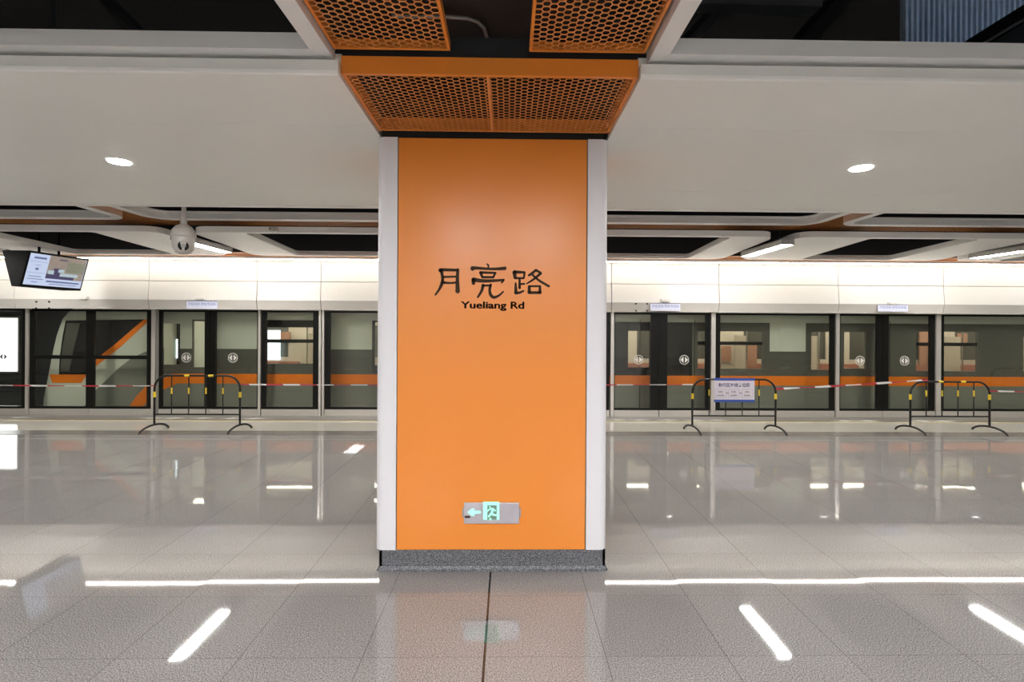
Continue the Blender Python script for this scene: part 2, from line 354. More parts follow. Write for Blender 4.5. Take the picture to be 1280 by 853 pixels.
# ------------------------------------------------------------------ the pillar
cxp = (xl+xr)/2; ztop = P(615, 173.5, YPIL).z; zbot = P(615, 687.5, YPIL).z; ox0 = P(497, 430, YPIL).x; ox1 = P(732.5, 430, YPIL).x
pil = thing('pillar', (cxp, (YPIL+YB)/2, 0), 'wide square station pillar with orange front panel and rounded white corners', 'pillar')
MB().box(ox0, ox1, YPIL, YPIL+.02, zbot, ztop).build('front_panel', M['orange'], pil, .002)['label'] = 'glossy orange front panel'
def corner(sx, sy):
    R = .055; e0 = ox0-.006 if sx < 0 else ox1+.006; e1 = xl if sx < 0 else xr
    y0, y1 = (YPIL-.002, YPIL+.35) if sy < 0 else (YB+.002, YB-.35)
    s = 1 if e1 > e0 else -1; t = 1 if y1 > y0 else -1; pts = [(e0, y0)]
    for k in range(9):
        a = math.radians(90*k/8); pts.append((e1-s*R+s*R*math.sin(a), y0+t*R-t*R*math.cos(a)))
    pts += [(e1, y1), (e1-s*.02, y1), (e1-s*.02, y0+t*.06), (e0, y0+t*.06)]
    return MB().prism(pts, zbot-.002, ztop+.004, 'z')
for sx in (-1, 1):
    for sy in (-1, 1): corner(sx, sy).build('corner_panel', M['pillwhite'], pil, .003)
MB().box(xl+.001, xl+.02, YPIL+.353, YB-.353, zbot, ztop).build('side_panel', M['orange'], pil)
MB().box(xr-.02, xr-.001, YPIL+.353, YB-.353, zbot, ztop).build('side_panel', M['orange'], pil)
MB().box(ox0, ox1, YB-.02, YB, zbot, ztop).build('rear_panel', M['orange'], pil)
MB().box(xl+.03, xr-.03, YPIL+.025, YB-.025, .0, 4.6).build('core', M['darkgap'], pil)
sk0 = P(474, 700, YPIL+.01).x; sk1 = P(756.5, 700, YPIL+.01).x; ys = YPIL+.012
def skirting(a, b):
    pts = [(ys, zbot-.003), (ys, .03), (ys-.008, .012), (ys-.022, 0), (ys+.02, 0), (ys+.02, zbot-.003)]
    return MB().prism(pts, a, b, 'x')
sm = P(614, 700, ys).x
for a, b in ((sk0, sm-.0012), (sm+.0012, sk1)): skirting(a, b).build('skirting', M['skirt'], pil)
for xx, d in ((sk0, -1), (sk1, 1)):
    pts = [(xx, zbot-.003), (xx, .03), (xx+d*.008, .012), (xx+d*.022, 0), (xx-d*.02, 0), (xx-d*.02, zbot-.003)]
    MB().prism(pts, ys+.0, YB, 'y').build('skirting', M['skirt'], pil)
# name lettering
def ribbon(strokes, y, th, fx, bold=1.0):
    mb = MB()
    for st in strokes:
        pts = [(fx(p[0], p[1]), p[2]) for p in st]
        c = [Vector((p.x, p.z)) for p, _ in pts]; wd = [w_*.5 for _, w_ in pts]
        sc = (fx(1000, 0).x-fx(0, 0).x)/1000
        # resample smoothly
        cc, ww = [], []
        for i in range(len(c)-1):
            p0 = c[max(i-1, 0)]; p1 = c[i]; p2 = c[i+1]; p3 = c[min(i+2, len(c)-1)]
            for k in range(6):
                t = k/6; q = .5*((2*p1)+(p2-p0)*t+(2*p0-5*p1+4*p2-p3)*t*t+(3*p1-p0-3*p2+p3)*t**3); cc.append(q); ww.append((wd[i]*(1-t)+wd[i+1]*t)*sc*bold)
        cc.append(c[-1]); ww.append(wd[-1]*sc*bold); L, R_ = [], []
        for i, q in enumerate(cc):
            t = (cc[min(i+1, len(cc)-1)]-cc[max(i-1, 0)]).normalized(); nn = Vector((-t.y, t.x)); L.append(q+nn*ww[i]); R_.append(q-nn*ww[i])
        t0 = (cc[0]-cc[1]).normalized(); t1 = (cc[-1]-cc[-2]).normalized()
        loop = L + [cc[-1]+t1*ww[-1]*.7] + R_[::-1] + [cc[0]+t0*ww[0]*.7]
        mb.prism([(q.x, q.y) for q in loop], y-th, y, 'y')
    return mb
fx = lambda a, b: P(535+a/8, 325+b/8, YPIL)
yue = [[(118, 108, 30), (150, 100, 20), (300, 104, 18)], [(132, 98, 22), (146, 180, 18), (140, 235, 22), (110, 300, 15), (72, 352, 12)], [(298, 92, 18), (294, 200, 22), (297, 322, 30)], [(145, 172, 14), (285, 168, 13)], [(140, 226, 18), (220, 232, 14), (285, 226, 13)]]
liang = [[(588, 42, 10), (604, 55, 12), (602, 82, 12)], [(440, 88, 34), (480, 82, 20), (600, 90, 16), (700, 90, 19), (775, 84, 24)], [(524, 125, 20), (545, 176, 16)], [(520, 127, 18), (680, 131, 13)], [(672, 131, 14), (652, 178, 14)], [(540, 174, 16), (655, 174, 15)],
         [(452, 190, 24), (456, 242, 22)], [(452, 198, 28), (560, 211, 22), (700, 206, 17), (762, 198, 12)], [(757, 200, 16), (735, 232, 9)], [(545, 257, 14), (632, 257, 14)], [(552, 250, 22), (537, 310, 18), (496, 376, 13)], [(628, 245, 18), (617, 300, 18), (627, 350, 20), (660, 375, 20), (710, 356, 14), (754, 316, 10)]]
lu = [[(862, 118, 26), (872, 185, 20)], [(860, 122, 24), (970, 125, 13)], [(966, 125, 14), (958, 185, 12)], [(870, 183, 14), (960, 184, 13)], [(916, 190, 14), (916, 285, 18)], [(916, 244, 12), (966, 240, 14)], [(876, 230, 11), (879, 328, 24)], [(872, 333, 20), (915, 328, 16), (958, 310, 11)],
      [(1080, 100, 14), (1045, 132, 18), (1005, 157, 15)], [(1075, 102, 18), (1132, 132, 13)], [(1130, 132, 18), (1062, 190, 15), (985, 240, 9)], [(1040, 146, 13), (1110, 206, 15), (1212, 266, 16)], [(1012, 262, 18), (1013, 332, 24)], [(1005, 264, 13), (1125, 264, 13)], [(1119, 264, 13), (1119, 332, 24)], [(1010, 328, 18), (1125, 328, 18)]]
for nm, st in (('moon_character', yue), ('bright_character', liang), ('road_character', lu)):
    ribbon(st, YPIL-.0005, .003, fx, 1.55).build(nm, M['ink'], pil)['label'] = 'dark brown brush-style Chinese character of the station name'
a = P(576, 377, YPIL); b = P(655, 389, YPIL)
text_mesh('Yueliang Rd', a.x, b.x, b.z, a.z, YPIL-.0005, 'latin_name', M['ink'], pil, .003, .016, dup=.0022)['label'] = 'small dark Latin lettering reading Yueliang Rd'

# exit sign on the pillar
p0 = P(580, 654, YPIL); p1 = P(649, 628, YPIL)
es = thing('exit_sign', ((p0.x+p1.x)/2, YPIL, p0.z), 'small silver emergency exit sign with green arrow and running figure, low on the orange pillar', 'sign')
MB().box(p0.x, p1.x, YPIL-.018, YPIL-.001, p0.z, p1.z).build('plate', M['signgrey'], es, .003)
for s, xx in ((-1, p0.x), (1, p1.x)):
    MB().box(xx, xx+s*.012, YPIL-.014, YPIL-.001, p0.z+.045, p1.z-.04).build('side_clip', M['lamphouse'], es, .003)
ex = lambda a, b: P(560+a*110/1280, 610+b*60/698, YPIL-.018)
def poly(pts, m, nm, y0=.0015, par=es, yy=None):
    q = [ex(*p) for p in pts]; yb = YPIL-.018 if yy is None else yy
    return MB().prism([(v.x, v.z) for v in q], yb-y0, yb, 'y').build(nm, m, par)
poly([(280, 355), (345, 302), (390, 302), (372, 335), (478, 335), (474, 375), (372, 378), (392, 410), (345, 410)], M['green'], 'arrow')
def exb(a, b, c, d): q = ex(a, b); r = ex(c, d); return (q.x, r.x, r.z, q.z)
x0, x1, z0, z1 = exb(512, 205, 745, 465)
MB().box(x0, x1, YPIL-.0195, YPIL-.018, z0, z1).build('door_pictogram', M['green'], es)
x0, x1, z0, z1 = exb(572, 255, 708, 462)
MB().box(x0, x1, YPIL-.0203, YPIL-.0195, z0, z1).build('doorway', M['dooricon'], es)
fr = ribbon([[(648, 315, 34), (635, 365, 34), (590, 420, 26)], [(640, 365, 30), (660, 392, 26), (715, 398, 22)], [(572, 345, 16), (605, 312, 20), (650, 305, 26), (690, 335, 20)], [(610, 452, 34), (622, 455, 34)]], YPIL-.0203, .001, ex)
fr.build('running_figure', M['green'], es)
q = ex(610, 278); MB().prism([(q.x+.0019*5*math.cos(k*.5236)*.62, q.z+.0019*5*math.sin(k*.5236)*.62) for k in range(12)], YPIL-.0213, YPIL-.0203, 'y').build('figure_head', M['green'], es)
x0, x1, z0, z1 = exb(243, 408, 322, 440)
MB().box(x0, x1, YPIL-.0195, YPIL-.018, z0, z1).build('status_label', M['ink'], es)

# ------------------------------------------------------------------ orange honeycomb over the pillar
ZH = 3.125
ca = P(427.5, 97, 2.78).x; cb = P(797, 97, 2.78).x; cm = P(609.5, 97, 2.78).x
cap = thing('mesh_ceiling_panel', (cm, 3.18, ZH), 'wide orange honeycomb ceiling panel with solid front lip, directly above the pillar face', 'ceiling panel')
hexgrid(ca+.02, cb-.02, 2.80, 3.56, ZH+.002, .004).build('honeycomb', M['orangemesh'], cap)
mbx = MB().box(ca, cb, 2.76, 2.785, ZH-.002, ZH+.095)
mbx.box(ca, ca+.022, 2.785, 3.575, ZH, ZH+.09).box(cb-.022, cb, 2.785, 3.575, ZH, ZH+.09).box(ca+.022, cb-.022, 3.555, 3.575, ZH, ZH+.09)
mbx.build('border_frame', M['orange'], cap, .002)
MB().box(cm-.007, cm+.007, 2.786, 3.554, ZH-.001, ZH+.05).build('centre_rib', M['orangemesh'], cap)
ZH2 = 3.24
def top_panel(x0, x1, label):
    y0, y1 = 1.15, 2.735
    o = thing('mesh_ceiling_panel', ((x0+x1)/2, (y0+y1)/2, ZH2), label, 'ceiling panel')
    hexgrid(x0+.03, x1-.025, y0+.02, y1-.03, ZH2+.002, .005).build('honeycomb', M['orangemesh'], o)
    b_ = MB().box(x0, x0+.016, y0, y1, ZH2, ZH2+.05).box(x1-.016, x1, y0, y1, ZH2, ZH2+.05).box(x0+.016, x1-.016, y1-.016, y1, ZH2, ZH2+.05).box(x0+.016, x1-.016, y0, y0+.016, ZH2, ZH2+.05)
    b_.build('border_frame', M['orange'], o, .001)
tl0 = Q(421.5, 68, ZH2); tl1 = Q(563.5, 66, ZH2); tr0 = Q(661, 72, ZH2); tr1 = Q(801.5, 77, ZH2)
top_panel(tl0.x, tl1.x, 'orange honeycomb ceiling panel at top left, beside the dark service gap above the pillar')
top_panel(tr0.x, tr1.x, 'orange honeycomb ceiling panel at top right, beside the dark service gap above the pillar')
# charcoal backing above them, conduit in the gap
struct('ceiling', MB().box(tl0.x-.02, tr1.x+.02, .6, 3.58, 3.62, 3.66), M['voidpanel'])
struct('ceiling', MB().box(ca, cb, 2.79, 2.83, ZH+.1, ZH+.22), M['voidpanel'])
pts = [Q(490, 20, 3.58), Q(560, 21, 3.58), Q(585, 23, 3.58), Q(597, 27, 3.58), Q(605, 35, 3.58), Q(609, 48, 3.58), Q(611, 68, 3.58), Q(612, 90, 3.58)]
mesh_thing('conduit', MB().tube(pts, .012, 8), M['conduit'], pts[0], 'thin grey bent metal conduit in the dark gap between the two top honeycomb panels', 'pipe')

# ------------------------------------------------------------------ white ceiling frames (near camera, square cornered)
def near_frame(x0, x1, label):
    o = thing('ceiling_frame', ((x0+x1)/2, 2.0, 3.2), label, 'ceiling frame', 'white square-cornered ceiling frames')
    y0, y1 = 0.9, 2.782; wS, wF = .095, .12; z0, z1 = 3.2, 3.285
    for nm, pt in (('far_rail', [(x0, y1), (x1, y1), (x1-wS, y1-wF), (x0+wS, y1-wF)]), ('side_rail', [(x0, y0), (x0, y1-.001), (x0+wS-.001, y1-wF), (x0+wS-.001, y0+wF)]),
                   ('side_rail', [(x1, y0), (x1, y1-.001), (x1-wS+.001, y1-wF), (x1-wS+.001, y0+wF)]), ('near_rail', [(x0, y0), (x1, y0), (x1-wS, y0+wF), (x0+wS, y0+wF)])):
        MB().prism(pt, z0, z1, 'z').build(nm, M['whitetrim'], o, .002)
fl = Q(420.5, 79, 3.2).x; fr_ = Q(803, 91, 3.2).x
near_frame(fl-4.2, fl, 'long white ceiling frame around the black opening at top left')
near_frame(fr_, fr_+4.2, 'long white ceiling frame around the black opening at top right')

# far rows beyond the soffit: row A rounded frames
ZA = 3.20
A = [(-13.0, -9.35), (-9.1, -5.22), (-4.93, -1.02), (.78, 4.33), (4.62, 8.35), (8.62, 12.6)]
labA = ['', 'white rounded ceiling frame just beyond the beige soffit, far left', 'white rounded ceiling frame beyond the soffit, over the dome camera left of the pillar', 'white rounded ceiling frame beyond the soffit, directly right of the pillar', 'white rounded ceiling frame beyond the soffit, at the far right edge', '']
for (a, b), lb in zip(A, labA):
    if not lb: lb = 'white rounded ceiling frame beyond the soffit, outermost of its row'
    ro = (.05, .05, .30, .30); ri = (.02, .02, .18, .18)
    o = thing('ceiling_frame', ((a+b)/2, 6.5, ZA), lb, 'ceiling frame', 'white rounded ceiling frames beyond the soffit')
    MB().ring(rrect(a, b, 5.86, 7.10, ro), rrect(a+.12, b-.12, 5.96, 6.97, ri), ZA, ZA+.10).build('rim', M['whitetrim'], o, .003)
    MB().ring(rrect(a+.121, b-.121, 5.961, 6.969, ri), rrect(a+.16, b-.16, 5.98, 6.95, ri), ZA+.085, ZA+.10).build('inner_ledge', M['whitetrim'], o)
def outsideA(x, y):
    for a, b in A:
        if a+.04 < x < b-.04 and y < 7.06:
            if y > 6.8 and (x < a+.30 or x > b-.30):
                cx_ = a+.30 if x < a+.30 else b-.30
                if math.hypot(x-cx_, y-6.80) > .26: return True
            return False
    return True
hb = thing('mesh_ceiling_panel', (0, 6.7, 3.206), 'orange honeycomb ceiling strip around the rounded white frames beyond the soffit', 'ceiling panel')
hexgrid(-11, 10.5, 5.86, 7.45, 3.206, .002, web=.0019, keep=outsideA).build('honeycomb', M['orangemesh'], hb)
struct('ceiling', MB().box(XL, XR, 7.46, 7.50, 3.2, 3.45), M['void'])

# linear lamps
ZL = 2.93
Ls = [Q(292, 318.5, ZL).x, Q(927, 323, ZL).x, Q(1207, 325, ZL).x]
Lx = [Ls[0]-3.9, Ls[0], (Ls[0]+Ls[1])/2, Ls[1], Ls[2], Ls[2]+3.8]
def linear_light(x, y0, y1, z, label, wd=.19, m='lin', group='linear ceiling lamps'):
    o = thing('linear_light', (x, (y0+y1)/2, z), label, 'light', group)
    b_ = MB().box(x-wd/2, x-wd/2+.008, y0, y1, z, z+.09).box(x+wd/2-.008, x+wd/2, y0, y1, z, z+.09).box(x-wd/2, x+wd/2, y0-.008, y0, z, z+.09).box(x-wd/2, x+wd/2, y1, y1+.008, z, z+.09).box(x-wd/2, x+wd/2, y0, y1, z+.08, z+.09)
    b_.build('housing', M['lamphouse'], o)
    MB().box(x-wd/2+.009, x+wd/2-.009, y0+.001, y1-.001, z+.002, z+.012).build('diffuser', M[m], o)
    for yy in (y0+.2, y1-.2): MB().tube([(x, yy, z+.09), (x, yy, 5.4)], .004, 6).build('hanger', M['voidgrey'], o)
labL = ['linear ceiling lamp beyond the left edge, outermost of the row', 'lit linear ceiling lamp between white ceiling panels, right behind the dome camera', 'linear ceiling lamp hidden behind the pillar',
        'lit linear ceiling lamp between white ceiling panels, right of the pillar', 'lit linear ceiling lamp at the far right edge', 'linear ceiling lamp beyond the right edge, outermost of the row']
for x, lb in zip(Lx, labL): linear_light(x, 7.12, 8.35, ZL, lb)

# row B white panels with dark openings, dipping towards the doors
TB = .040
def panel_b(x0, x1, label, ax, bx):
    y0, y1 = 7.12, 8.98; z = 3.045
    o = thing('ceiling_panel', ((x0+x1)/2, y0, z), label, 'ceiling panel', 'white ceiling panels with dark openings')
    out = rrect(x0, x1, y0, y1, (.22, .22, .22, .22)); inn = rrect(x0+ax, x1-bx, y0+.075, y1-.055, (.05, .05, .08, .08))
    MB().ring(out, inn, z, z+.085).build('plate', M['whitetrim'], o, .004)
    o.rotation_euler = (-TB, 0, 0)
gp = .155
pb = [(Lx[0]-3.6, Lx[0]-gp, 'white ceiling panel past the left edge, outermost of its row', .8, .8), (Lx[0]+gp, Lx[1]-gp-.12, 'white ceiling panel with dark opening, above the hanging screen', .8, .95), (Lx[1]+gp, Lx[2]-gp, 'white ceiling panel with dark opening, left of the pillar', .75, .7),
      (Lx[2]+gp, Lx[3]-gp, 'white ceiling panel with dark opening, right of the pillar', .7, .62), (Lx[3]+gp, Lx[4]-gp, 'white ceiling panel with slanting dark opening, near the right edge', 1.1, .85), (Lx[4]+gp, Lx[5]-gp, 'white ceiling panel cut by the right edge of the picture', .8, .8)]
for a_ in pb: panel_b(*a_)
# honeycomb strip above the lit band, with its LED strip
ho = thing('mesh_ceiling_panel', (0, 9.2, 2.97), 'narrow orange honeycomb ceiling strip running along the bright header', 'ceiling panel')
hexgrid(-10.6, 10.6, 8.9, 9.5, 3.02, .003, web=.0025).build('honeycomb', M['orangemesh'], ho)
led = thing('led_strip', (0, 9.27, 2.93), 'continuous glowing LED strip running above the cream header over the screen doors', 'light')
MB().box(XL, XR, 9.245, 9.30, 2.955, 3.0).build('channel', M['whitetrim'], led)
MB().box(XL, XR, 9.25, 9.295, 2.938, 2.954).build('diffuser', M['led'], led)

# overhead lamps just outside the picture, then unseen fill lamps added for frontal light
for x in (-6.0, -3.2, -.62, .5, 3.2, 6.0):
    linear_light(x, -1.0, .3, 3.12, 'overhead linear lamp above the viewpoint, outside the picture', wd=.5, m='lintop', group='overhead lamps')
for x in (-6.0, -2.0, 2.0, 6.0):
    linear_light(x, -6.8, -5.7, 2.9, 'unseen fill lamp added behind the viewpoint for frontal light, outside the picture', wd=.5, m='linfill', group='unseen added fill lamps')
# unseen lamp added in the right-hand ceiling void to brighten the corrugated sheet
sv = thing('sheet_fill_lamp', (4.6, 2.3, 4.9), 'small bluish fill lamp added in the right ceiling void to light the sheet, outside the picture', 'light')
MB().box(4.1, 5.1, 2.2, 2.3, 4.93, 4.99).build('housing', M['voidgrey'], sv)
MB().box(4.12, 5.08, 2.21, 2.29, 4.9, 4.928).build('tube', M['service'], sv)
struct('wall_front', MB().box(XL, XR, -8.9, -8.85, 2.06, 3.2), M['header'])
led2 = thing('led_strip', (0, -8.6, 2.93), 'LED strip on the opposite platform side, outside the picture', 'light')
MB().box(XL, XR, -8.6, -8.55, 2.955, 3.0).build('channel', M['whitetrim'], led2)
MB().box(XL, XR, -8.595, -8.555, 2.938, 2.954).build('diffuser', M['led'], led2)

# downlights in the soffit
def downlight(c, label):
    o = thing('downlight', (c.x, c.y, ZSOF), label, 'light', 'round soffit downlights')
    MB().lathe([(.078, .0), (.094, -.004), (.096, 0)], (c.x, c.y, ZSOF-.001)).build('trim_ring', M['whitetrim'], o)
    MB().lathe([(.0001, 0), (.078, 0), (.078, .004), (.0001, .004)], (c.x, c.y, ZSOF-.006)).build('lens', M['down'], o)
d1 = Q(149, 202, ZSOF); d2 = Q(1076.5, 210, ZSOF)
downlight(d1, 'bright round downlight in the beige soffit, left of the pillar'); downlight(d2, 'bright round downlight in the beige soffit, right of the pillar')
for x in (-6.3, 6.1): downlight(Vector((x, 4.2, 0)), 'bright round downlight in the soffit, outside the picture')

# ------------------------------------------------------------------ things up in the black openings
def beam(p, q, wd, ht, m, label, name='service_beam', cat='beam'):
    p = Vector(p); q = Vector(q); t = (q-p).normalized(); s = t.cross(Vector((0, 0, 1))).normalized()*wd/2; u = Vector((0, 0, ht))
    V = [p-s, p+s, q+s, q-s, p-s+u, p+s+u, q+s+u, q-s+u]
    return mesh_thing(name, MB().add(V, [(3, 2, 1, 0), (4, 5, 6, 7), (0, 1, 5, 4), (1, 2, 6, 5), (2, 3, 7, 6), (3, 0, 4, 7)]), m, p, label, cat)
z_ = 3.75
beam(Q(868, 10, z_), Q(1022, 14, z_), .10, .08, M['voidgrey'], 'grey slotted steel channel in the black opening at top right')
beam(Q(856, 60, z_+.2), Q(905, 10, z_+.2), .09, .06, M['voidgrey'], 'short grey brace below the steel channel in the top right opening')
beam(Q(985, 78, z_+.3), Q(1075, -20, z_+.3), .14, .08, M['void'], 'black diagonal duct in the top right opening')
beam(Q(115, -15, z_+.2), Q(190, 62, z_+.2), .07, .05, M['voidpanel'], 'dark diagonal brace in the black opening at top left')
beam(Q(68, 60, z_+.5), Q(66, -20, z_+.5), .03, .03, M['voidpanel'], 'thin dark rod in the black opening at top left')
beam(Q(1205, 85, z_-.1), Q(1375, -12, z_-.1), .22, .12, M['void'], 'black cable tray crossing the corrugated sheet at top right')
pp = [Q(1190, 78, z_-.13), Q(1290, 18, z_-.13), Q(1330, -6, z_-.13)]
mesh_thing('conduit', MB().tube(pp, .008, 6), M['conduit'], pp[0], 'pale straight conduit below the black cable tray at top right', 'pipe')
c0 = P(1127, 30, 4.3); c1 = P(1420, 30, 4.3); mb = MB(); n_ = 44; dx = (c1.x-c0.x)/n_
for i in range(n_):
    x_ = c0.x+i*dx; mb.prism([(x_, 4.3), (x_+.15*dx, 4.262), (x_+.6*dx, 4.262), (x_+.75*dx, 4.3), (x_+dx, 4.3), (x_+dx, 4.32), (x_, 4.32)], 3.35, 5.3, 'z')
mesh_thing('corrugated_sheet', mb, M['corr'], (c0.x, 4.3, 3.35), 'pale blue corrugated metal sheet up in the top right opening', 'sheet')

# ------------------------------------------------------------------ platform screen doors
ZT = P(640, 390, YPSD).z; ZK = P(640, 512.5, YPSD).z; Z0 = .006
def X(x): return P(x, 450, YPSD).x
def zpx(y, D=YPSD): return P(640, y, D).z
def sticker(par_leaf, cx_, cz, m='decal'):
    r = .092
    o = [(cx_+r*math.cos(k*math.pi/16), cz+r*math.sin(k*math.pi/16)) for k in range(32)]; i_ = [(cx_+r*.88*math.cos(k*math.pi/16), cz+r*.88*math.sin(k*math.pi/16)) for k in range(32)]
    mb = MB(); yy = YPSD-.013
    n = 32; V = [(x, yy, z) for x, z in o] + [(x, yy-.001, z) for x, z in o] + [(x, yy, z) for x, z in i_] + [(x, yy-.001, z) for x, z in i_]
    fs = []
    for i in range(n):
        j = (i+1) % n; fs += [(n+i, n+j, 3*n+j, 3*n+i), (i, j, n+j, n+i), (2*n+i, 3*n+i, 3*n+j, 2*n+j)]
    mb.add(V, fs)
    for s in (-1, 1): mb.prism([(cx_+s*.014, cz+.062), (cx_+s*.014, cz-.062), (cx_+s*.074, cz)], yy-.001, yy, 'y')
    sub(mb, 'arrow_sticker', M[m], par_leaf)
def leaf(o, x0, x1, fl_, fr2, name='door_leaf', st=None, sub_x=None, bars=(), kick=True, top=.035, bot=.045):
    y0, y1 = YPSD-.01, YPSD+.03; zt_, zk = ZT-.004, ZK
    mb = MB().box(x0, x0+fl_, y0, y1, zk, zt_).box(x1-fr2, x1, y0, y1, zk, zt_).box(x0+fl_, x1-fr2, y0, y1, zt_-top, zt_).box(x0+fl_, x1-fr2, y0, y1, zk, zk+bot)
    for bz, bh in bars: mb.box(x0+fl_, x1-fr2, y0, y1, bz-bh/2, bz+bh/2)
    p = mb.build(name, M['black'], o)
    sub(MB().box(x0+fl_+.0005, x1-fr2-.0005, YPSD-.008, YPSD+.004, zk+bot+.0005, zt_-top-.0005), 'glass', M['glass'], p)
    sub(MB().box(x0+.003, x1-.003, YPSD-.02, YPSD+.03, Z0, zk-.002), 'kick_plate', M['steel'], p)
    if st: sticker(p, st, zpx(448))
    return p
px1 = 62.0
def w_(px): return px*YPSD/F
def sliding(a, m0, m1, b, label, l0=4, r0_=5, st=(None, None)):
    o = thing('screen_door', (X((a+b)/2), YPSD, 0), label, 'door', 'sliding platform screen doors')
    mid = X((m0+m1)/2)
    for i, (x0, x1, f1, f2) in enumerate(((X(a), mid-.004, w_(l0), mid-.004-X(m0)), (mid+.004, X(b), X(m1)-mid-.004, w_(r0_)))):
        p = leaf(o, x0, x1, f1, f2, st=None)
        if st[i]: sticker(p, X(st[i]), zpx(449), 'decal' if st[i] > 30 else 'decal_backlit')
    return o
def fixed(a, b, label, l0=6, r0_=6, mull=None, bar=None):
    o = thing('glass_screen_panel', (X((a+b)/2), YPSD, 0), label, 'glass panel', 'fixed glass platform screen panels')
    bars = [(zpx(bar), w_(4.5))] if bar else []
    if mull:
        leaf(o, X(a), X(mull), w_(l0), w_(5), 'panel_frame', bars=bars); leaf(o, X(mull)+.001, X(b), w_(5), w_(r0_), 'panel_frame', bars=bars)
    else: leaf(o, X(a), X(b), w_(l0), w_(r0_), 'panel_frame')
sliding(-84, -26, -14, 33, 'sliding screen door cut by the left edge, in front of the glowing advert lightbox', st=(-50, 5))
fixed(37.5, 190, 'double glass screen panel with a horizontal bar, in front of the train cab', 6, 6, 113, 449)
sliding(199, 256, 270, 323, 'pair of sliding glass doors with round arrow stickers, behind the left barrier', 4, 1.5, st=(233.5, 291.5))
fixed(327, 398.5, 'narrow fixed glass panel just right of the left pair of sliding doors', 6, 7)
fixed(406, 482, 'fixed glass panel partly hidden by the left side of the pillar', 7, 5)
sliding(486, 539, 553, 604, 'sliding screen doors hidden behind the pillar', st=(514, 575))
fixed(608, 762, 'fixed glass panel mostly hidden behind the right side of the pillar')
sliding(767.5, 813, 834, 887.5, 'pair of sliding glass doors with dark centre, just right of the pillar', 1, 6, st=(798, 855))
fixed(894, 1043, 'wide fixed glass panel behind the barrier that carries the white notice', 6, 6)
sliding(1048.5, 1095, 1110.5, 1168, 'pair of sliding glass doors with arrow stickers, toward the right edge behind the right barrier', 1.5, 6.5, st=(1074.5, 1130))
fixed(1175, 1327, 'fixed glass panel cut by the right edge of the picture', 4.5, 5)
# posts between the bays
posts = [(33.5, 37, 'slim steel post between the lightbox door and the cab panel'), (190.5, 195, 'steel post beside the left barrier, with black hinge strip'), (323.5, 326.5, 'slim steel post left of the narrow glass panel'), (399, 401.8, 'left one of the twin steel posts near the pillar'), (403.2, 405.7, 'right one of the twin steel posts near the pillar'),
         (482.5, 485.5, 'steel post hidden behind the pillar'), (604.5, 607.5, 'steel post hidden behind the pillar'), (763, 767, 'slim steel post at the right edge of the pillar'), (888, 893.5, 'steel post right behind the left end of the white notice'), (1043.5, 1048, 'slim steel post left of the right-hand pair of sliding doors'), (1168.5, 1174.5, 'steel post behind the right barrier')]
for a, b, lb in posts:
    mesh_thing('door_post', MB().box(X(a), X(b), YPSD-.035, YPSD+.04, Z0, ZT+.01), M['steel'], (X(a), YPSD, 0), lb, 'post', 'steel posts between the screen doors')
mesh_thing('door_post', MB().box(X(195.5), X(198.7), YPSD-.01, YPSD+.04, Z0, ZT+.01), M['steelsill'], (X(195), YPSD, 0), 'dark strip post beside the steel post at the left barrier', 'post', 'steel posts between the screen doors')

# ------------------------------------------------------------------ signs and small boxes on the header
def header_sign(x0, x1, y0, y1, body, label, m='sticker'):
    yy = YFAS-.002; a = P(x0, y1, yy); b = P(x1, y0, yy)
    o = thing('header_sign', ((a.x+b.x)/2, yy, a.z), label, 'sign', 'small bluish signs on the header lip')
    MB().box(a.x, b.x, yy, yy+.012, a.z, b.z).build('board', M[m], o)
    mbb = MB().box(a.x, b.x, yy-.001, yy, b.z-.008, b.z); mbb.build('top_edge', M['label_ink'], o)
    h = b.z-a.z; text_mesh(body, a.x+.03, b.x-.03, a.z+h*.42, a.z+h*.80, yy, 'lettering', M['ink_faint'], o, .001, .01)
header_sign(233, 271.5, 376.3, 386.2, '开往方向 列车终点站', 'small bluish-white sign on the header above the left sliding doors')
header_sign(813, 850.5, 379.3, 388.6, '开往方向 列车终点站', 'small bluish-white sign on the header just right of the pillar')
header_sign(1097.5, 1135, 381, 389.5, '开往方向 列车终点站', 'small pale blue sign on the header above the right sliding doors')
def corner_marks(x0, x1, y0, y1, label):
    yy = YFAS+.012; a = P(x0, y1, yy); b = P(x1, y0, yy); t = .016; L_ = .032
    o = thing('corner_mark_sticker', ((a.x+b.x)/2, yy, a.z), label, 'sticker', 'black corner marks on the header')
    for (x, sx) in ((a.x, 1), (b.x, -1)):
        for (z, sz) in ((a.z, 1), (b.z, -1)):
            MB().prism([(x, z), (x+sx*L_, z), (x+sx*L_, z+sz*t), (x+sx*t, z+sz*L_), (x, z+sz*L_)], yy-.002, yy+.012, 'y').build('corner_mark', M['tubeblack'], o)
corner_marks(44, 62, 376.5, 386.5, 'four black corner marks on the header above the train cab')
corner_marks(794, 810, 379, 389.5, 'four black corner marks on the header just right of the pillar')
for x, y, lb in ((104, 372.5, 'small cream lamp box on the header left of the sliding doors'), (250.5, 373, 'small cream lamp box above the left header sign'), (832, 375.5, 'small cream lamp box above the header sign right of the pillar'), (1116, 379, 'small cream lamp box above the right header sign')):
    p = P(x, y, YFAS); o = thing('indicator_box', (p.x, YFAS, p.z), lb, 'lamp', 'cream indicator boxes on the header')
    MB().box(p.x-.09, p.x+.09, YFAS-.03, YFAS+.035, p.z-.028, p.z+.03).build('casing', M['header'], o, .008)
    MB().box(p.x-.05, p.x+.05, YFAS-.02, YFAS+.02, p.z-.04, p.z-.028).build('lens', M['lamphouse'], o)

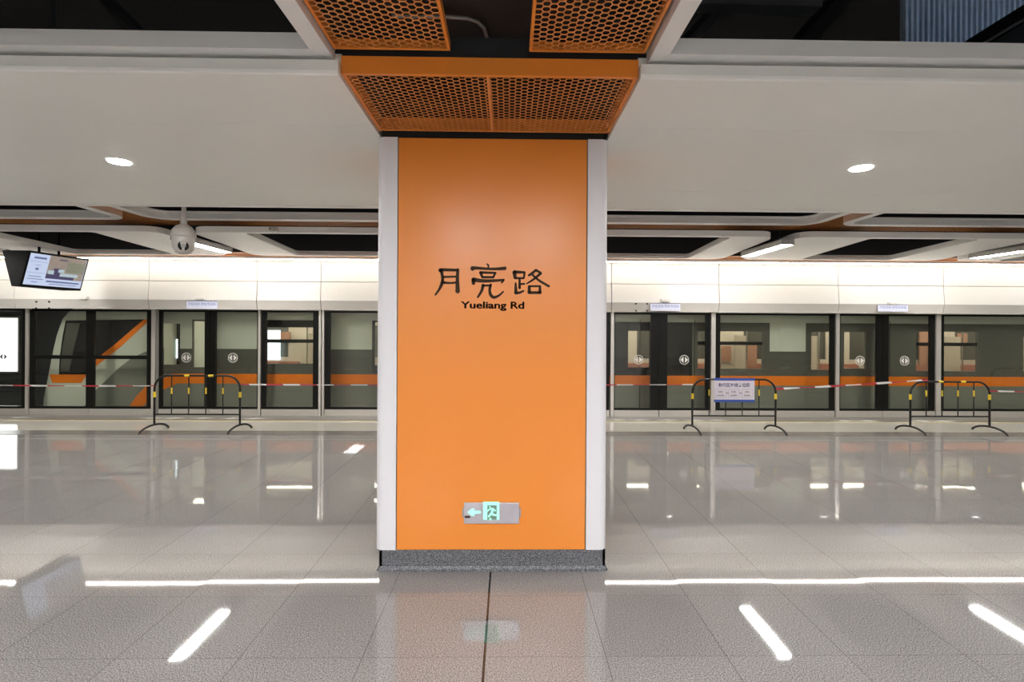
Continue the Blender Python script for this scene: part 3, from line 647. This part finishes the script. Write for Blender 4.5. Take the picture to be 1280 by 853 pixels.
# ------------------------------------------------------------------ barriers
YB_ = 8.28
def barrier(x0, x1, label, ytop, skew=0):
    zt_ = P(640, ytop, YB_).z; w2 = (x1-x0)/2; xc = (x0+x1)/2; R = .21
    o = thing('crowd_barrier', (xc, YB_, 0), label, 'barrier', 'black and yellow crowd barriers')
    pts = [(x0, YB_, .115)] + [(x0, YB_, zt_-R)]
    for k in range(1, 8):
        a = math.radians(90*k/8); pts.append((x0+R-R*math.cos(a), YB_, zt_-R+R*math.sin(a)))
    pts += [(x0+R, YB_, zt_)]; pts += [(xc-w2+R+(2*w2-2*R)*k/4, YB_, zt_) for k in (1, 2, 3)]
    right = [(2*xc-p[0], p[1], p[2]) for p in pts[:10]][::-1]
    MB().tube(pts+right, .0165, 10).build('frame_tube', M['tubeblack'], o)
    MB().tube([(x0, YB_, .285), (x1, YB_, .285)], .013, 8).build('bottom_rail', M['tubeblack'], o)
    n = 5
    for k in range(1, n):
        x = x0+(x1-x0)*k/n
        b_ = MB().tube([(x, YB_, .29), (x, YB_, zt_)], .0085, 8).build('upright', M['tubeblack'], o)
        sub(MB().tube([(x, YB_, .62), (x, YB_, .72)], .0125, 8), 'yellow_band', M['tubeyellow'], b_)
    for x in (x0, x1): MB().tube([(x, YB_, .565), (x, YB_, .655)], .022, 10).build('yellow_band', M['tubeyellow'], o)
    for k in (.38, .66): MB().tube([(x0+(x1-x0)*k-.04, YB_, zt_), (x0+(x1-x0)*k+.04, YB_, zt_)], .0185, 10).build('yellow_band', M['tubeyellow'], o)
    for x in (x0, x1):                               # arched foot running across
        q = [(x+skew*math.sin(math.radians(a)), YB_-.26*math.cos(math.radians(a)), .018+.10*math.sin(math.radians(a))) for a in range(0, 181, 18)]
        q = [(x+skew*(1-2*i/(len(q)-1)), p[1], p[2]) for i, p in enumerate(q)]
        MB().tube(q, .017, 8).build('arched_foot', M['tubeblack'], o)
    return zt_
bX = lambda x: P(x, 500, YB_).x
barrier(bX(193), bX(300), 'black and yellow crowd barrier in front of the left sliding doors', 471.5, -.06)
barrier(bX(865.5), bX(969.5), 'black and yellow crowd barrier carrying the blue and white notice, right of the pillar', 473.5, .05)
barrier(bX(1138), bX(1237), 'black and yellow crowd barrier with nothing hung on it, near the right edge', 475.5, .05)
barrier(bX(1450), bX(1558), 'black and yellow crowd barrier beyond the right edge, mirrored in the glass', 476)

# notice board on the middle barrier
yy = YB_-.035; a = P(892.5, 502.7, yy); b = P(943.2, 473.2, yy); h = b.z-a.z; wdt = b.x-a.x
nb = thing('notice_board', ((a.x+b.x)/2, yy, a.z), 'white notice with blue bands and Chinese lettering, hung on the barrier beside the pillar', 'sign')
MB().box(a.x, b.x, yy, yy+.008, a.z, b.z).build('board', M['board'], nb)
MB().box(a.x-.003, b.x+.003, yy-.002, yy-.0005, b.z-.1*h, b.z+.004).build('top_band', M['boardblue'], nb)
MB().box(a.x-.003, b.x+.003, yy-.002, yy-.0005, a.z-.004, a.z+.1*h).build('bottom_band', M['boardblue'], nb)
nz = lambda u, v: (a.x+(u-140)/1010*wdt, b.z-(v-100)/590*h)
def nt(s, u0, v0, u1, v1, m, off=.012):
    x0, z1 = nz(u0, v0); x1, z0 = nz(u1, v1); text_mesh(s, x0, x1, z0, z1, yy-.0005, 'lettering', m, nb, .001, off)
nt('轨行区左线方位牌', 250, 218, 1030, 318, M['label_ink'], .02)
for s1, s2, u in (('月亮湾', '月亮湾站', 215), ('左线', '月亮路站', 540), ('小南山', '双湾站', 880)):
    nt(s1, u+20, 415, u+140, 460, M['ink_brown']); nt(s2, u, 505, u+170, 545, M['ink_brown'])
for u in (440, 770):
    x0, z0 = nz(u, 470); MB().prism([(x0, z0), (x0+.014, z0+.011), (x0+.014, z0+.004), (x0+.03, z0+.004), (x0+.03, z0+.011), (x0+.042, z0), (x0+.03, z0-.011), (x0+.03, z0-.004), (x0+.014, z0-.004), (x0+.014, z0-.011)], yy-.0015, yy-.0005, 'y').build('arrow', M['ink_brown'], nb)
for u0, u1 in ((170, 440), (500, 770), (838, 1110)):
    x0, z1 = nz(u0, 375); x1, z0 = nz(u1, 578); t = .002
    MB().box(x0, x1, yy-.0012, yy-.0003, z0, z0+t).box(x0, x1, yy-.0012, yy-.0003, z1-t, z1).box(x0, x0+t, yy-.0012, yy-.0003, z0, z1).box(x1-t, x1, yy-.0012, yy-.0003, z0, z1).build('text_box', M['label_ink'], nb)

# barrier tapes
def tape(p, q, sag, label, wid=.036, twist=0.0):
    p = Vector(p); q = Vector(q); n = 24; V = []; 
    for i in range(n+1):
        t = i/n; c = p.lerp(q, t)-Vector((0, 0, sag*4*t*(1-t))); wz = wid*(.5+.22*math.sin(t*19+twist))
        V += [c+Vector((0, .001, wz/2)), c+Vector((0, .001, -wz/2)), c+Vector((0, -.001, wz/2)), c+Vector((0, -.001, -wz/2))]
    fs = []
    for i in range(n):
        k = 4*i; fs += [(k, k+1, k+5, k+4), (k+2, k+6, k+7, k+3), (k, k+4, k+6, k+2), (k+1, k+3, k+7, k+5)]
    mesh_thing('barrier_tape', MB().add(V, fs), M['tape'], p, label, 'tape')
T = lambda x, y: P(x, y, YB_-.02)
tape(T(-60, 481), T(193, 482.5), .01, 'red and white tape running from the left edge to the left barrier')
tape(T(301, 481), T(866, 481), .01, 'red and white tape running behind the pillar between the left and middle barriers')
tape(T(970, 486.5), T(1160, 475), .01, 'red and white tape rising from the noticeboard barrier to the right barrier', .05, 1)
tape(T(1237, 489), T(1450, 489), .02, 'red and white tape leaving the right barrier toward the right edge')

# ------------------------------------------------------------------ floor arrow stickers
def chevron(x, y, label):
    c = Q(x, y, .0085); mb = MB()
    mb.prism([(c.x-.20, c.y), (c.x+.02, c.y-.05), (c.x+.0, c.y-.09), (c.x+.26, c.y+.0), (c.x+.0, c.y+.09), (c.x+.02, c.y+.04)], .0065, .0085, 'z')
    mesh_thing('floor_arrow', mb, M['decal'], (c.x, c.y, .006), label, 'floor marking', 'white floor arrows by the screen doors')
for x, lb in ((22, 'white floor arrow on the sill near the left edge'), (187, 'white floor arrow on the sill below the cab panel'), (214, 'leftmost white floor arrow below the left sliding doors'), (250, 'white floor arrow at the centre of the left sliding doors'), (287, 'white floor arrow below the right leaf of the left sliding doors'), (316, 'white floor arrow at the right end of the left sliding doors'),
              (768, 'white floor arrow on the sill against the pillar'), (797, 'white floor arrow below the left leaf of the doors right of the pillar'), (832, 'white floor arrow at the centre of the doors right of the pillar'), (866, 'white floor arrow beside the left foot of the notice barrier'), (894, 'white floor arrow below the white notice'),
              (1052, 'white floor arrow at the left end of the right sliding doors'), (1082, 'white floor arrow below the left leaf of the right sliding doors'), (1148, 'white floor arrow beside the left foot of the right barrier'), (1178, 'white floor arrow inside the right barrier')):
    chevron(x, 524.5+(x-640)*.004, lb)

# ------------------------------------------------------------------ dome camera
dc = P(229.5, 299, 6.0); zb_ = P(229.5, 319, 6.0).z
cam_o = thing('dome_camera', (dc.x, 6.0, zb_), 'white dome security camera hanging on a pole, left of the pillar', 'camera')
r = .125
MB().tube([(dc.x, 6.0, zb_+.36), (dc.x, 6.0, ZSOF+.2)], .024, 12).build('pole', M['domewhite'], cam_o)
MB().lathe([(.034, .43), (.036, .36), (.03, .355)], (dc.x, 6.0, zb_)).build('pole_collar', M['domewhite'], cam_o)
MB().lathe([(.001, .365), (.04, .36), (.085, .335), (.118, .29), (.130, .24), (.128, .215), (.116, .20)], (dc.x, 6.0, zb_)).build('cap', M['domewhite'], cam_o)
MB().lathe([(.118, .205), (.118, .115), (.108, .07), (.08, .03), (.04, .006), (.001, 0)], (dc.x, 6.0, zb_)).build('body', M['domewhite'], cam_o)
lc = Vector((dc.x+.050, 6.0-.075, zb_+.10)); dr = Vector((.42, -.86, -.22)).normalized()
MB().tube([lc-dr*.06, lc+dr*.032], .066, 24).build('lens_window', M['domewhite'], cam_o)
MB().tube([lc+dr*.0322, lc+dr*.038], .056, 24).build('lens_glass', M['black'], cam_o)
up_ = Vector((0, 0, 1)); MB().tube([lc+dr*.036+up_*.0, lc+dr*.052], .024, 16).build('lens', M['lamphouse'], cam_o)
MB().tube([lc+dr*.0375+up_*.034, lc+dr*.050+up_*.034], .03, 20).build('lens_hood', M['domewhite'], cam_o)
MB().tube([lc+dr*.038-up_*.026, lc+dr*.046-up_*.05], .014, 12).build('status_light', M['domewhite'], cam_o)
# small sensor on the panel edge
p = P(343.5, 287.5, 7.1)
se = thing('motion_sensor', (p.x, 7.1, p.z), 'tiny white sensor on the edge of the ceiling panel left of the pillar', 'sensor')
MB().box(p.x-.055, p.x+.055, 7.03, 7.115, p.z-.03, p.z+.03).build('casing', M['domewhite'], se, .008)
MB().tube([(p.x-.03, 7.034, p.z+.005), (p.x-.03, 7.026, p.z+.005)], .009, 10).build('lens', M['black'], se)

# ------------------------------------------------------------------ hanging display
D0 = 8.0; bl = P(27, 356, D0); tl = P(38, 315, D0)
hgt = tl.z-bl.z; tilt = tl.x-bl.x; L = .98; ang = math.radians(5)
ts = thing('hanging_display', (bl.x-.2, D0+.4, bl.z), 'tilted two-sided information screen hanging at the left edge, showing blue columns and a photo', 'screen')
ax_ = Vector((math.sin(ang), math.cos(ang), 0)); upx = Vector((tilt, 0, hgt)); nrm = ax_.cross(upx).normalized()
def sp(u, v, off=0.0): return bl + ax_*(L*u) + upx*v + nrm*off          # u runs away from the viewer, v runs up
wb = .15; wt = wb+2*tilt+.02
V = [sp(-.02, -.05), sp(1.02, -.05), sp(1.02, 1.04), sp(-.02, 1.04)]
V2 = [Vector((2*(bl.x-wb/2)-v.x, v.y, v.z)) for v in V]
V = [v for v in V]; Vb = V + V2
MB().add(Vb, [(0, 1, 2, 3), (7, 6, 5, 4), (0, 3, 7, 4), (1, 5, 6, 2), (3, 2, 6, 7), (0, 4, 5, 1)]).build('housing', M['screenblack'], ts, .006)
def quad(u0, u1, v0, v1, off, m, nm, par=None):
    return MB().add([sp(u0, v0, off), sp(u1, v0, off), sp(u1, v1, off), sp(u0, v1, off), sp(u0, v0, off-.001), sp(u1, v0, off-.001), sp(u1, v1, off-.001), sp(u0, v1, off-.001)],
             [(0, 1, 2, 3), (7, 6, 5, 4), (0, 4, 5, 1), (1, 5, 6, 2), (2, 6, 7, 3), (3, 7, 4, 0)])
sgn = 1 if nrm.x > 0 else -1
scr = quad(0.01, .99, .02, .98, sgn*.004, None, '').build('screen', M['scr_pale'], ts)
def sq(u0, u1, v0, v1, lvl, m, nm): sub(quad(u0, u1, v0, v1, sgn*(.004+lvl*.0012), None, ''), nm, m, scr)
sq(.33, .98, .26, .98, 1, M['scr_beige'], 'photo'); sq(.66, .98, .50, .84, 2, M['scr_olive'], 'photo_field'); sq(.33, .62, .26, .42, 2, M['scr_dark'], 'photo_dark_block')
sq(.62, .82, .26, .36, 2, M['scr_dark'], 'photo_dark_block'); sq(.44, .56, .42, .60, 2, M['scr_dark'], 'photo_figures'); sq(.35, .45, .40, .52, 3, M['scr_teal'], 'photo_teal_block'); sq(.56, .88, .36, .46, 3, M['scr_teal'], 'photo_teal_block'); sq(.52, .62, .48, .58, 3, M['scr_teal'], 'photo_teal_block')  # plain dark and teal colour blocks within the displayed picture
sq(.50, .64, .86, .90, 2, M['scr_dark'], 'caption')
for v, a0, a1, hh in ((.86, .08, .28, .06), (.74, .02, .31, .008), (.64, .12, .22, .012), (.52, .14, .19, .07), (.40, .02, .31, .008), (.29, .06, .26, .02), (.21, .05, .30, .02), (.12, .12, .22, .02), (.17, .36, .94, .05), (.09, .42, .9, .02)):
    sq(a0, a1, v-hh/2, v+hh/2, 2, M['scr_text'], 'text_line')
p_ = sp(.5, 1.03) + Vector((-wb/2-tilt*.9, 0, 0))
for dy in (-.18, .18): MB().tube([(p_.x, p_.y+dy, p_.z), (p_.x, p_.y+dy, 5.4)], .018, 8).build('hanger', M['screenblack'], ts)

# ------------------------------------------------------------------ advert lightbox across the track
a = P(-90, 464, 12.75); b = P(20.5, 398, 12.75)
lb = thing('advert_lightbox', ((a.x+b.x)/2, 12.9, a.z), 'glowing white advert lightbox on the track wall at the left edge', 'lightbox')
MB().box(a.x-.05, b.x+.05, 12.78, 13.0, a.z-.05, b.z+.05).build('frame', M['steelsill'], lb, .01)
MB().box(a.x, b.x, 12.76, 12.779, a.z, b.z).build('light_face', M['adlight'], lb)
# cable pipes on the track wall
for z in (.05, .25, .45, -.35, -.55): mesh_thing('wall_cable', MB().tube([(XL, 12.95, z), (-6, 12.95, z)], .03, 8), M['wall'], (XL, 12.95, z), 'dark cable along the track wall behind the left glass', 'cable', 'cables on the track wall')

# ------------------------------------------------------------------ train
tX = lambda x: P(x, 450, YTR).x
tZ = lambda y: P(640, y, YTR).z
train = thing('metro_train', (2, YTR+1.3, -1.1), 'grey and charcoal metro train with an orange waist stripe standing behind the screen doors', 'train')
z401, z437, z468, z480, z512 = tZ(402), tZ(438), tZ(469), tZ(481), -.9
xe = 14.5
wins = [(203, 225, 407, 458), (241, 262, 404, 461), (333, 393, 411, 456), (468, 520, 404, 458), (540, 600, 411, 458), (650, 720, 411, 458), (785, 812, 413, 459), (872, 953, 413, 460), (1014, 1040, 413, 461), (1055, 1082, 413, 459), (1145, 1222, 412, 462), (1279, 1340, 412, 462)]
W = [(tX(a), tX(b), tZ(d), tZ(c)) for a, b, c, d in wins]
x_c = tX(200)
# wall skins built around the window holes
def skin(z0, z1, x0, x1, m, nm, th=.05):
    mb = MB(); xs = x0
    for (a, b, c, d) in W:
        if b < x0 or a > x1: continue
        if a > xs: mb.box(xs, a, YTR, YTR+th, z0, z1)
        aa, bb = max(a, x0), min(b, x1)
        if c > z0: mb.box(aa, bb, YTR, YTR+th, z0, min(c, z1))
        if d < z1: mb.box(aa, bb, YTR, YTR+th, max(d, z0), z1)
        xs = bb
    if xs < x1: mb.box(xs, x1, YTR, YTR+th, z0, z1)
    return mb.build(nm, m, train)
skin(z401, 2.15, x_c, xe, M['tr_light'], 'cant_rail')['label'] = 'pale grey band above the windows'
segs = [(200, 240, 'tr_light'), (240, 262, 'tr_dark'), (262, 328, 'tr_light'), (328, 397, 'tr_black'), (397, 465, 'tr_light'), (465, 865, 'tr_black'), (865, 962, 'tr_dark'), (962, 1007, 'tr_light'), (1007, 1420, 'tr_dark')]
for a, b, mm in segs: skin(z437, z401, tX(a), min(tX(b), xe), M[mm], 'side_panel')
skin(z468, z437, x_c, tX(465), M['tr_dark'], 'waist_panel'); skin(z468, z437, tX(465), tX(865), M['tr_black'], 'waist_panel'); skin(z468, z437, tX(865), xe, M['tr_dark'], 'waist_panel')
MB().box(tX(215), xe, YTR-.004, YTR+.05, z480, z468).build('orange_stripe', M['tr_orange'], train)['label'] = 'bright orange waist stripe'
MB().box(tX(200), tX(215), YTR, YTR+.05, z480, z468).build('lower_panel', M['tr_low'], train)
MB().prism([(tX(200), tZ(476)), (tX(222), z468), (tX(222), z480), (tX(200), tZ(491))], YTR-.006, YTR-.001, 'y').build('stripe_sweep', M['tr_orange'], train)
MB().box(x_c, xe, YTR, YTR+.05, z512, z480).build('lower_panel', M['tr_low'], train)
MB().prism([(YTR+.0, 2.15), (YTR+.12, 2.5), (YTR+.5, 2.75), (YTR+1.3, 2.85), (YTR+2.1, 2.75), (YTR+2.5, 2.5), (YTR+2.6, 2.15), (YTR+2.55, 2.15), (YTR+.05, 2.15)], x_c, xe, 'x').build('roof', M['tr_low'], train)
# window glazing with bars
for i, (a, b, c, d) in enumerate(W):
    g = MB().box(a, b, YTR+.018, YTR+.026, c, d).build('window_glass', M['tglass'], train)
    if i in (2, 5, 7, 10): 
        zb2 = tZ(428); sub(MB().box(a, b, YTR+.008, YTR+.04, zb2-.035, zb2+.035), 'window_bar', M['tr_black'], g)
# door seams
for x in (800, 833, 868, 1098, 1112): MB().box(tX(x)-.006, tX(x)+.006, YTR-.003, YTR, z512+.9, tZ(399)).build('door_seam', M['tr_black'], train)
# interior
zf = -.02
MB().box(x_c+.1, xe-.1, YTR+.06, YTR+2.5, zf-.08, zf).build('cabin_floor', M['tr_low'], train)
MB().box(x_c+.1, xe-.1, YTR+.06, YTR+2.5, 2.06, 2.12).build('cabin_ceiling', M['tr_in'], train)
mbw = MB(); xs = x_c+.1
k = 0
while xs < xe-.3:
    x2 = min(xs+1.35, xe-.1); mbw.box(xs, x2-.95+.2, YTR+2.5, YTR+2.55, zf, 2.1)
    mbw.box(x2-.75, x2, YTR+2.5, YTR+2.55, zf, .95).box(x2-.75, x2, YTR+2.5, YTR+2.55, 1.75, 2.1); xs = x2; k += 1
mbw.build('far_wall', M['tr_in'], train)
MB().box(x_c, xe, YTR+2.56, YTR+2.6, z512, 2.15).build('far_skin', M['tr_dark'], train)
for yy_ in (YTR+.75, YTR+1.8): MB().box(x_c+.2, xe-.2, yy_, yy_+.12, 2.03, 2.055).build('cabin_light', M['tr_glow'], train)
xs = x_c+.5
while xs < xe-1.6:
    MB().box(xs, xs+1.25, YTR+2.05, YTR+2.49, .36, .44).box(xs, xs+1.25, YTR+2.42, YTR+2.49, .44, .85).build('seat_bench', M['tr_seat'], train, .02)
    MB().tube([(xs-.1, YTR+1.9, zf), (xs-.1, YTR+1.9, 2.06)], .017, 8).build('grab_pole', M['tr_pole'], train)
    MB().box(xs-.13, xs-.10, YTR+1.95, YTR+2.49, .3, 1.55).build('draught_screen', M['tr_in'], train)
    xs += 1.75
a = P(330, 450, YTR+2.45); b = P(350, 413, YTR+2.45); MB().box(a.x, b.x, YTR+2.44, YTR+2.48, a.z, b.z).build('advert_screen', M['tr_screen'], train)
for px_, q0, q1 in ((940, 430, 458), (908, 433, 452), (1155, 415, 458), (1203, 417, 430), (357, 415, 425)):
    a = P(px_-6, q1, YTR+2.42); b = P(px_+6, q0, YTR+2.42); MB().box(a.x, b.x, YTR+2.41, YTR+2.44, a.z, b.z).build('poster', M['tr_adframe'], train)
a = P(203, 462, YTR+.5); b = P(232, 400, YTR+.5); MB().box(a.x-.3, b.x, YTR+.5, YTR+.54, zf, 2.05).build('added_window_backing', M['tr_black'], train)  # black sheet added behind the cab side window to make it look dark
a = P(213, 448, YTR+.49); b = P(222, 424, YTR+.49); MB().box(a.x, b.x, YTR+.48, YTR+.499, a.z, b.z).build('advert_screen', M['tr_screen'], train)
# cab: swept nose with its livery
pt = lambda L_: [(tX(x), tZ(y)) for x, y in L_]
nose = pt([(200, 385), (100, 385), (88, 391), (78, 402), (71, 422), (65, 448), (60, 475), (55, 500), (52, 540), (58, 575), (200, 575)])
cxn = tX(200)
cab = MB(); n = len(nose); rings = []
for (yo, pull) in ((0, 0), (.25, .10), (.8, .22), (1.3, .26), (1.8, .22), (2.35, .10), (2.6, 0)):
    rings.append([(x-(pull*2.2 if x < tX(150) else 0), YTR+yo, z) for x, z in nose])
V = [v for rr in rings for v in rr]; fs = [tuple(range(n)), tuple(range(6*n+n-1, 6*n-1, -1))]
for i in range(6):
    for j in range(n): k2 = (j+1) % n; fs.append((i*n+j, (i+1)*n+j, (i+1)*n+k2, i*n+k2))
cab.add(V, fs); cab.build('cab_body', M['tr_light'], train)['label'] = 'pale swept-back cab nose'
def decal(L_, m, nm, lvl=1): MB().prism(pt(L_), YTR-.003*lvl-.002, YTR-.003*(lvl-1)-.0005, 'y').build(nm, m, train)
decal([(82, 404), (108, 404), (200, 404), (200, 430), (182, 440), (163, 452), (140, 470), (118, 492), (118, 575), (200, 575), (200, 404)][:0] or [(82, 404), (181, 402), (150, 430), (116, 458), (108, 471), (74, 471), (75, 448), (78, 425)], M['tr_black'], 'cab_glass_surround')
decal([(84, 407), (100, 407), (92, 440), (87, 467), (76, 467), (78, 440)], M['tr_dark'], 'windscreen', 2)
decal([(62, 470.5), (109, 470.5), (102, 481), (66, 481)], M['tr_orange'], 'nose_stripe', 2)
decal([(180, 402), (188, 402), (150, 437), (118, 462), (112, 462), (116, 455), (145, 432)], M['tr_orange'], 'diagonal_stripe', 2)
decal([(200, 436), (182, 442), (166, 449), (148, 463), (120, 490), (104, 512), (104, 575), (200, 575)], M['tr_low'], 'lower_cab_panel', 1)
decal([(200, 470), (190, 477), (172, 496), (162, 510), (178, 510), (188, 502), (200, 488)], M['tr_orange'], 'lower_sweep', 2)
for o in list(bpy.data.objects):
    if '_o' in o.keys(): del o['_o']
